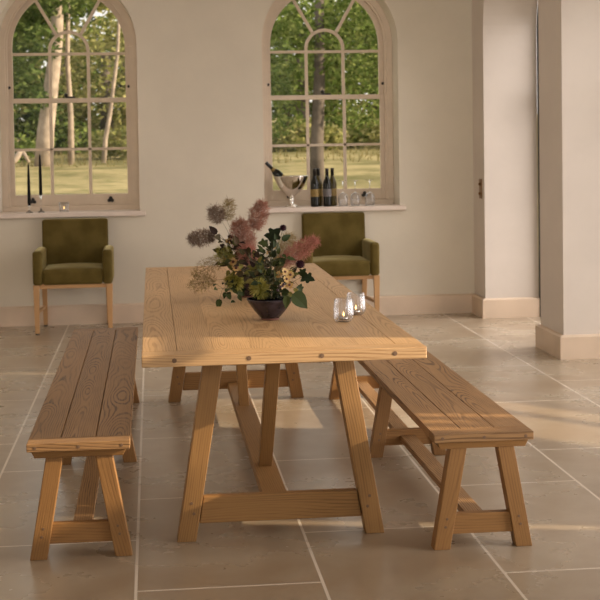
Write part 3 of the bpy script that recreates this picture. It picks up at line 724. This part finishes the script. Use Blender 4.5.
# ------------------------------------------------------------------ flowers
def curve(a, b_, lift=.0, n=7):
    a, b_ = Vector(a), Vector(b_); out = []
    c_ = a.lerp(b_, .45); c_.z += lift + .15 * (b_ - a).length; c_.x = a.x + (b_.x - a.x) * .3; c_.y = a.y + (b_.y - a.y) * .3
    for i in range(n):
        t = i / (n - 1); out.append(a * (1 - t) ** 2 + c_ * 2 * t * (1 - t) + b_ * t * t)
    return out
OUT_OV = [(0, 0), (.12, .22), (.36, .30), (.62, .24), (.85, .11), (1, 0)]
OUT_BROAD = [(0, 0), (.08, .26), (.26, .40), (.50, .38), (.74, .24), (.9, .09), (1, 0)]
OUT_LOB = [(0, 0), (.10, .30), (.05, .46), (.28, .40), (.38, .30), (.50, .48), (.64, .44), (.68, .24), (.84, .16), (1, 0)]
def leaf(mb, base, d, up, size, out, r, fold=.25, droop=.25):
    d = Vector(d).normalized(); up = Vector(up); s_ = d.cross(up)
    if s_.length < .05: s_ = d.cross(Vector((1, .3, 0)))
    s_.normalize(); n_ = s_.cross(d).normalized(); base = Vector(base); seed = r.random()
    mid = []; Lp = []; Rp = []
    for u_, v_ in out:
        z = -droop * u_ * u_
        c_ = base + (d * u_ + n_ * z) * size
        mid.append(c_); Lp.append(c_ + (s_ * v_ + n_ * fold * v_) * size); Rp.append(c_ + (-s_ * v_ + n_ * fold * v_) * size)
    k = len(out); vs = mid + Lp + Rp; fs = []
    for i in range(k - 1):
        fs.append((i, i + 1, k + i + 1, k + i)); fs.append((i + 1, i, 2 * k + i, 2 * k + i + 1))
    mb.add(vs, fs, seed=seed, smooth=False)
def rv(r, s_=1): return Vector((r.gauss(0, s_), r.gauss(0, s_), r.gauss(0, s_)))
def plume_stem(label, root, A, B, rad, mat, hairs, r, hl=.022, hw=.0011, smod='stem', thin=False):
    """smoke-bush plume: fine hairs round an axis A->B (world points), on a stem from the bowl"""
    root = Vector(root); A, B = Vector(A) - root, Vector(B) - root
    t = thing('smoke_bush_stem', label, 'flower', root, 'smoke bush stems')
    pts = curve((0, 0, 0), A) ; pts.append(B)
    MB().tube(pts, .0016, .0006, 5).build('stem', M['stem'], t)
    mb = MB(); ax = (B - A)
    for _ in range(hairs):
        u_ = r.random(); prof = math.sin(PI * min(1, max(0, .08 + u_ * .86))) ** .6
        d = rv(r); d = (d - ax.normalized() * d.dot(ax.normalized()) * .75).normalized()
        rr = rad * prof * r.random() ** .55
        p_ = A + ax * u_ + d * rr
        h = (d * .7 + ax.normalized() * r.uniform(-.1, .7) + rv(r, .55)).normalized() * hl * r.uniform(.5, 1.3)
        s_ = h.cross(rv(r)).normalized() * hw; s2 = h.cross(s_).normalized() * hw
        sd = min(1, max(0, r.gauss(.5, .25)))
        mb.add([p_ - s_, p_ + s_, p_ + h, p_ - s2, p_ + s2], [(0, 1, 2), (3, 4, 2)], seed=sd)
    # fine branching inside the plume
    for _ in range(10):
        u_ = r.random(); d = rv(r).normalized()
        mb.tube([A + ax * u_ * .8, A + ax * (u_ * .8 + .1) + d * rad * .4, A + ax * (u_ * .8 + .2) + d * rad * .8], .0007, .0004, 4)
    mb.build('plume', mat, t)
    return t
def mum(label, root, c_, rad, r, n=330):
    root = Vector(root); c_ = Vector(c_) - root
    t = thing('spider_chrysanthemum', label, 'flower', root, 'lime spider flowers')
    MB().tube(curve((0, 0, 0), c_), .0018, .0014, 6).build('stem', M['stem'], t)
    mb = MB()
    for _ in range(n):
        d = rv(r).normalized()
        l = rad * r.uniform(.7, 1.08); s_ = d.cross(rv(r)).normalized() * rad * .03; s2 = d.cross(s_).normalized() * rad * .03
        q = c_ + d * l * .55 + Vector((0, 0, rad * .05)); e_ = c_ + (d + rv(r, .10)).normalized() * l
        mb.add([c_ - s_ * .6, c_ + s_ * .6, q + s_, q - s_, e_], [(0, 1, 2, 3), (3, 2, 4)], seed=r.random())
        mb.add([q - s2, q + s2, e_, c_], [(0, 1, 2), (1, 0, 3)], seed=r.random())
    mb.build('bloom', M['lime'], t)
def spray(label, root, centres, rad, r, face=(0, -1, .35)):
    root = Vector(root)
    t = thing('primula_spray', label, 'flower', root, 'cream flower sprays')
    cs = [Vector(c_) - root for c_ in centres]; hub = sum(cs, Vector()) / len(cs) - Vector((0, -.012, .03))
    st = MB().tube(curve((0, 0, 0), hub), .0015, .0012, 6)
    for c_ in cs: st.tube([hub, (hub + c_) / 2 + Vector((0, 0, -.004)), c_], .0009, .0008, 5)
    st.build('stem', M['stem'], t)
    for c_ in cs:
        f = (Vector(face) + rv(r, .35)).normalized(); a = f.cross(Vector((0, 0, 1))).normalized(); b_ = a.cross(f)
        pm = MB()
        for k in range(5):
            th = 2 * PI * k / 5 + r.random(); d = a * math.cos(th) + b_ * math.sin(th); e_ = -a * math.sin(th) + b_ * math.cos(th)
            pm.add([c_, c_ + (d * .55 + e_ * .42) * rad + f * rad * .1, c_ + (d * 1.0 + e_ * .34) * rad + f * rad * .16, c_ + d * .9 * rad + f * rad * .14, c_ + (d * 1.0 - e_ * .34) * rad + f * rad * .16, c_ + (d * .55 - e_ * .42) * rad + f * rad * .1],
                   [(0, 1, 2, 3), (0, 3, 4, 5)], seed=r.random())
        fo = pm.build('blossom', M['petal'], t)
        MB().ball(c_ + f * rad * .14, rad * .33, n=8).build('flower_eye', M['eye'], fo)
def dahlia(label, root, c_, rad, r, cat='flower'):
    root = Vector(root); c_ = Vector(c_) - root
    t = thing('dark_dahlia', label, cat, root, 'dark plum blooms')
    MB().tube(curve((0, 0, 0), c_), .0017, .0013, 6).build('stem', M['stem'], t)
    mb = MB()
    mb.ball(c_, rad * .72, n=12, seed=.2)
    for k in range(70):
        z = 1 - 1.7 * (k + .5) / 70; th = k * 2.39996; q = math.sqrt(1 - z * z); d = Vector((q * math.cos(th), q * math.sin(th), z))
        leaf(mb, c_ + d * rad * .45, (d + Vector((0, 0, .35))).normalized(), d, rad * .62, OUT_OV, r, .5, -.2)
    mb.build('bloom', M['plum'], t)
def branch(label, root, tip, leaves, size, mat, out, r, spread=.045, cat='foliage', berries=0, extra=None, name='leafy_branch', droop=.25):
    root = Vector(root); tip = Vector(tip) - root
    t = thing(name, label, cat, root, 'leafy stems in the bowls')
    pts = curve((0, 0, 0), tip, n=9); st = MB().tube(pts, .0019, .0008, 6); mb = MB()
    for i in range(leaves):
        k0 = 4 if leaves > 15 else 2; k = k0 + int((len(pts) - k0) * (i + r.random()) / leaves); k = min(k, len(pts) - 1)
        ax = (pts[k] - pts[k - 1]).normalized(); d = (ax * .6 + rv(r, .7)).normalized()
        b0 = pts[k]; b1 = b0 + d * spread * r.uniform(.3, 1)
        st.tube([b0, b1], .0009, .0006, 5)
        leaf(mb, b1, (d + Vector((0, -.25, -.1)) + rv(r, .3)).normalized(), Vector((0, -.75, .7)) + rv(r, .3), size * r.uniform(.65, 1.15), out, r, .25, droop)
    for (bpt, d, s_, o_) in (extra or []):
        bpt = Vector(bpt) - root; st.tube([pts[-1], bpt], .0012, .0008, 5); leaf(mb, bpt, d, (0, -.8, .6), s_, o_, r, .22, .2)
    st.build('stem', M['stem'], t); mb.build('foliage', mat, t)
    for _ in range(berries):
        p_ = tip + rv(r, .014); MB().ball(p_, .0065, n=10).build('berry', M['plum_s'], t)
    return t
M['plum_s'] = plain('glossy_plum_berry', (0.03, 0.010, 0.014), 0.3, var=.3)
r = random.Random(21)
R1 = BW1 + Vector((0, 0, .045)); R2 = BW2 + Vector((0, 0, .045))
def ro(b_, s_=.02): return b_ + Vector((r.uniform(-s_, s_), r.uniform(-s_, s_), 0))
# plumes (back bowl, then front bowl)
plume_stem('large pink smoke bush plume standing upright in the middle of the flowers', ro(R2), (.492, 1.62, .98), (.452, 1.60, 1.135), .060, M['pink'], 3000, r)
plume_stem('tall pink smoke bush plume, highest of the flowers', ro(R2), (.53, 1.63, 1.10), (.570, 1.62, 1.225), .046, M['pink'], 1700, r)
plume_stem('greyish mauve smoke bush plume reaching furthest left', ro(R2), (.335, 1.60, 1.07), (.218, 1.58, 1.058), .040, M['mauve'], 1300, r)
plume_stem('small greyish smoke bush plume above the leftmost one', ro(R2), (.375, 1.66, 1.14), (.328, 1.66, 1.195), .042, M['mauve'], 850, r)
plume_stem('wispy buff smoke bush plume between the greyish and the tall pink ones', ro(R2), (.40, 1.70, 1.14), (.418, 1.70, 1.235), .036, M['buff'], 520, r)
plume_stem('reddish smoke bush plume low down in front of the large pink one', ro(R2), (.50, 1.50, .95), (.47, 1.46, 1.02), .046, M['rose'], 1000, r)
plume_stem('faint greenish wisp of smoke bush low on the left over the table', ro(R2), (.36, 1.62, .95), (.235, 1.58, .885), .045, M['buff'], 420, r)
plume_stem('drooping thin greenish wisp of smoke bush nearest the tabletop at left', ro(R2), (.33, 1.60, .86), (.215, 1.55, .845), .040, M['buff'], 420, r)
plume_stem('yellowish green smoke bush tuft left of the middle, above the wisps', ro(R2), (.40, 1.60, .955), (.360, 1.58, 1.01), .042, M['lime'], 700, r)
plume_stem('rose pink smoke bush plume leaning to the right towards the right armchair', ro(R1), (.59, .98, .985), (.752, 1.0, 1.088), .040, M['rose'], 1500, r)
plume_stem('buff green smoke bush plume behind the rose pink one', ro(R1), (.60, 1.10, .98), (.652, 1.14, 1.10), .045, M['buff'], 1000, r)
# lime spider flowers
mum('lime spider flower low in the middle, right above the front bowl', ro(R1), (.492, .86, .893), .052, r, 750)
mum('lime spider flower at left, above the further bowl', ro(R2), (.425, 1.56, .855), .058, r, 700)
# cream sprays
spray('cluster of six cream flowers with dark eyes at the right', ro(R1), [(.573, .86, .952), (.598, .85, .964), (.622, .86, .950), (.603, .84, .934), (.585, .845, .905), (.615, .835, .910)], .0165, r)
spray('cluster of three cream flowers at the left', ro(R2), [(.418, 1.50, .955), (.430, 1.49, .925), (.438, 1.50, .912)], .021, r)
spray('loose cream and yellow flowers up in the middle', ro(R1), [(.545, .99, 1.035), (.56, .98, 1.06), (.575, .98, 1.005), (.53, 1.0, 1.0)], .015, r)
spray('two small ochre flowers near the top left of the foliage', ro(R2), [(.404, 1.60, 1.045), (.395, 1.58, .965)], .016, r)
# dark blooms
dahlia('round dark plum bloom at the right, under the rose pink plume', ro(R1), (.671, .93, .985), .022, r)
dahlia('small dark plum bloom at the top right on a thin stalk', ro(R1), (.604, .97, 1.14), .017, r)
# leafy branches
branch('dark lobed leaves standing at the top of the flowers', ro(R1), (.550, 1.0, 1.085), 4, .045, M['leaf_d'], OUT_LOB, r,
       extra=[((.545, .98, 1.085), (.35, -.2, .5), .075, OUT_LOB), ((.54, .98, 1.07), (-.6, -.3, .2), .05, OUT_LOB)])
branch('dark leaves below the small plum bloom at the right', ro(R1), (.575, .95, 1.07), 9, .042, M['leaf_d'], OUT_OV, r)
branch('dark leafy tuft to the right above the tabletop', ro(R1), (.665, .90, .93), 4, .036, M['leaf_d'], OUT_LOB, r, .03,
       extra=[((.672, .90, .935), (.7, -.3, -.1), .06, OUT_LOB), ((.668, .90, .94), (.3, -.2, .5), .04, OUT_LOB)])
branch('big glossy drooping leaf over the right rim of the front bowl', ro(R1, .01), (.612, .81, .872), 3, .035, M['leaf_d'], OUT_OV, r, .02,
       extra=[((.622, .80, .875), (.66, -.15, -.55), .088, OUT_BROAD), ((.60, .80, .868), (-.1, -.35, -.6), .055, OUT_OV)], droop=.1)
branch('dark leaves with plum berries over the rim of the front bowl', ro(R1, .01), (.575, .82, .90), 6, .036, M['leaf_d'], OUT_OV, r, .03, berries=5)
branch('spray of small rounded dark leaves hanging out at the left', ro(R2), (.365, 1.46, .835), 26, .046, M['leaf_d'], OUT_OV, r, .075)
branch('purple brown leaves at the left, below the ochre flower', ro(R2), (.385, 1.57, 1.045), 22, .055, M['leaf_p'], OUT_OV, r, .07)
branch('single small green leaf sticking out at the upper left', ro(R2), (.365, 1.58, 1.075), 2, .03, M['leaf_d'], OUT_OV, r, .02)
for i, (bw, tip, n, sz, mt, lab) in enumerate((
        (R2, (.45, 1.52, .98), 42, .046, 'leaf_m', 'bushy mixed green foliage under the large pink plume'),
        (R2, (.50, 1.48, .93), 40, .046, 'leaf_p', 'bushy brown foliage behind the lime spider flower'),
        (R2, (.41, 1.55, .93), 30, .042, 'leaf_m', 'mixed foliage beside the three cream flowers'),
        (R1, (.50, .95, .96), 42, .040, 'leaf_m', 'mixed green foliage in the middle above the front bowl'),
        (R1, (.545, .93, 1.0), 38, .042, 'leaf_d', 'dark green foliage in the middle under the cream flowers'),
        (R1, (.57, .97, .95), 32, .038, 'leaf_p', 'brown foliage left of the cluster of six cream flowers'),
        (R1, (.47, 1.02, 1.0), 34, .042, 'leaf_p', 'dark brown foliage in front of the large pink plume'),
        (R1, (.585, .88, .92), 24, .034, 'leaf_m', 'light green sprigs between the cream flowers and the rim'),
        (R1, (.53, .87, .915), 20, .034, 'leaf_d', 'dark green leaves along the rim of the front bowl'))):
    branch(lab, ro(bw), tip, n, sz, M[mt], OUT_OV, r, .075)

# ================================================================== THINGS ON THE WINDOW SILLS
ZL = 0.944
def candlestick(label, clab, x, y, h, ch):
    s_ = thing('glass_candlestick', label, 'candlestick', (x, y, ZL), 'glass candlesticks on the left sill')
    MB().lathe([(.026, 0), (.028, .004), (.022, .009), (.008, .014), (.006, h * .45), (.011, h * .5), (.006, h * .55), (.007, h * .8), (.013, h * .88), (.013, h), (.0108, h), (.0108, h - .012), (0, h - .012)], 24).build('glass', M['glass'], s_)
    c = thing('taper_candle', clab, 'candle', (x, y, ZL + h - .012), 'black taper candles')
    MB().lathe([(.0108, 0), (.0140, .014), (.0120, ch * .6), (.0065, ch * .97), (0, ch)], 16).build('wax', M['wax_k'], c)
    MB().tube([(0, 0, ch - .002), (.001, 0, ch + .01)], .0008, n=5).build('wick', M['black'], c)
candlestick('low clear glass candlestick at the left end of the left sill', 'black taper candle, the lower and leftmost of the two', -.975, 6.74, .075, .345)
candlestick('taller clear glass candlestick, second from the left on the left sill', 'black taper candle, the taller one on the right of the pair', -.880, 6.76, .155, .345)
t = thing('tealight_glass', 'small straight clear glass holding a lit tealight on the left sill', 'candle holder', (-.690, 6.75, ZL))
MB().lathe([(.036, 0), (.0385, .004), (.041, .082), (.0385, .082), (.036, .012), (0, .011)], 32).build('glass', M['thin'], t)
tealight('lit tealight inside the straight glass on the left sill', -.690, 6.75, ZL + .012)

# silver pedestal wine cooler with a bottle leaning out of it
CX, CY = 1.232, 6.80
t = thing('wine_cooler', 'polished silver pedestal wine cooler on the right sill', 'wine cooler', (CX, CY, ZL))
MB().lathe([(.020, .075), (.030, .092), (.075, .130), (.112, .175), (.139, .232), (.150, .262), (.1515, .266), (.1485, .265), (.136, .231), (.108, .176), (.070, .135), (.02, .105), (0, .10)], 48).build('bowl', M['silver'], t)
MB().lathe([(.056, 0), (.057, .006), (.045, .014), (.022, .026), (.016, .045), (.022, .055), (.016, .064), (.022, .076)], 40).build('pedestal', M['silver'], t)
def bottle_parts(root, glassmat, labmat, rot=None, white=False):
    k = lambda mb: mb
    b = MB().lathe([(.030, 0), (.0355, .006), (.0362, .02), (.0362, .185), (.034, .205), (.022, .232), (.0155, .25), (.0142, .26), (.0142, .315), (.0152, .318), (.0152, .324), (0, .324)], 28, rot=rot); b.build('glass', glassmat, root)
    MB().lathe([(.0367, .085), (.0369, .087), (.0369, .148), (.0367, .150)], 28, rot=rot).build('label', labmat, root)
    MB().lathe([(.0149, .262), (.0149, .316), (.0157, .318), (.0157, .3255), (0, .3265)], 20, rot=rot).build('capsule', M['foil'], root)
rot = Matrix.Rotation(math.radians(-44), 3, 'Y')
bt = thing('wine_bottle', 'wine bottle with gold neck band leaning to the left out of the silver cooler', 'bottle', (CX + .012, CY, ZL + .150))
bottle_parts(bt, M['bottle'], M['gold'], rot)
MB().lathe([(.0245, .226), (.0260, .222), (.0175, .247), (.0155, .252)], 24, rot=rot).build('neck_band', M['gold'], bt)
for (x, y, gm, lm, lab) in ((1.428, 6.75, 'bottle', 'gold', 'dark wine bottle nearest the silver cooler, with a narrow gold label'),
                            (1.470, 6.84, 'bottle_g', 'gold', 'wine bottle standing second from the left, slightly further back'),
                            (1.535, 6.75, 'bottle', 'cream', 'dark wine bottle third from the left with a grey label'),
                            (1.592, 6.83, 'bottle_g', 'gold', 'wine bottle rightmost of the four, beside the upturned glasses')):
    b = thing('wine_bottle', lab, 'bottle', (x, y, ZL), 'wine bottles on the right sill')
    bottle_parts(b, M[gm], M[lm])
for x, lab in ((1.672, 'upturned clear wine glass nearest the bottles'), (1.778, 'upturned clear wine glass, middle one of the three'), (1.905, 'upturned clear wine glass nearest the right end of the sill')):
    g = thing('wine_glass', lab + ' on the right sill', 'glass', (x, 6.76, ZL), 'upturned wine glasses')
    MB().lathe([(.0365, .0), (.0415, .03), (.0435, .06), (.0405, .085), (.0285, .104), (.010, .114), (0, .1155), (0, .1135), (.0095, .112), (.0275, .102), (.0393, .084), (.0422, .06), (.0402, .03), (.0352, 0)], 32).build('bowl', M['thin'], g)
    MB().lathe([(.008, .114), (.0042, .124), (.0036, .17), (.0045, .208), (.012, .214), (.035, .2175), (.0355, .2195), (0, .2195)], 28).build('stem_and_foot', M['glass'], g)
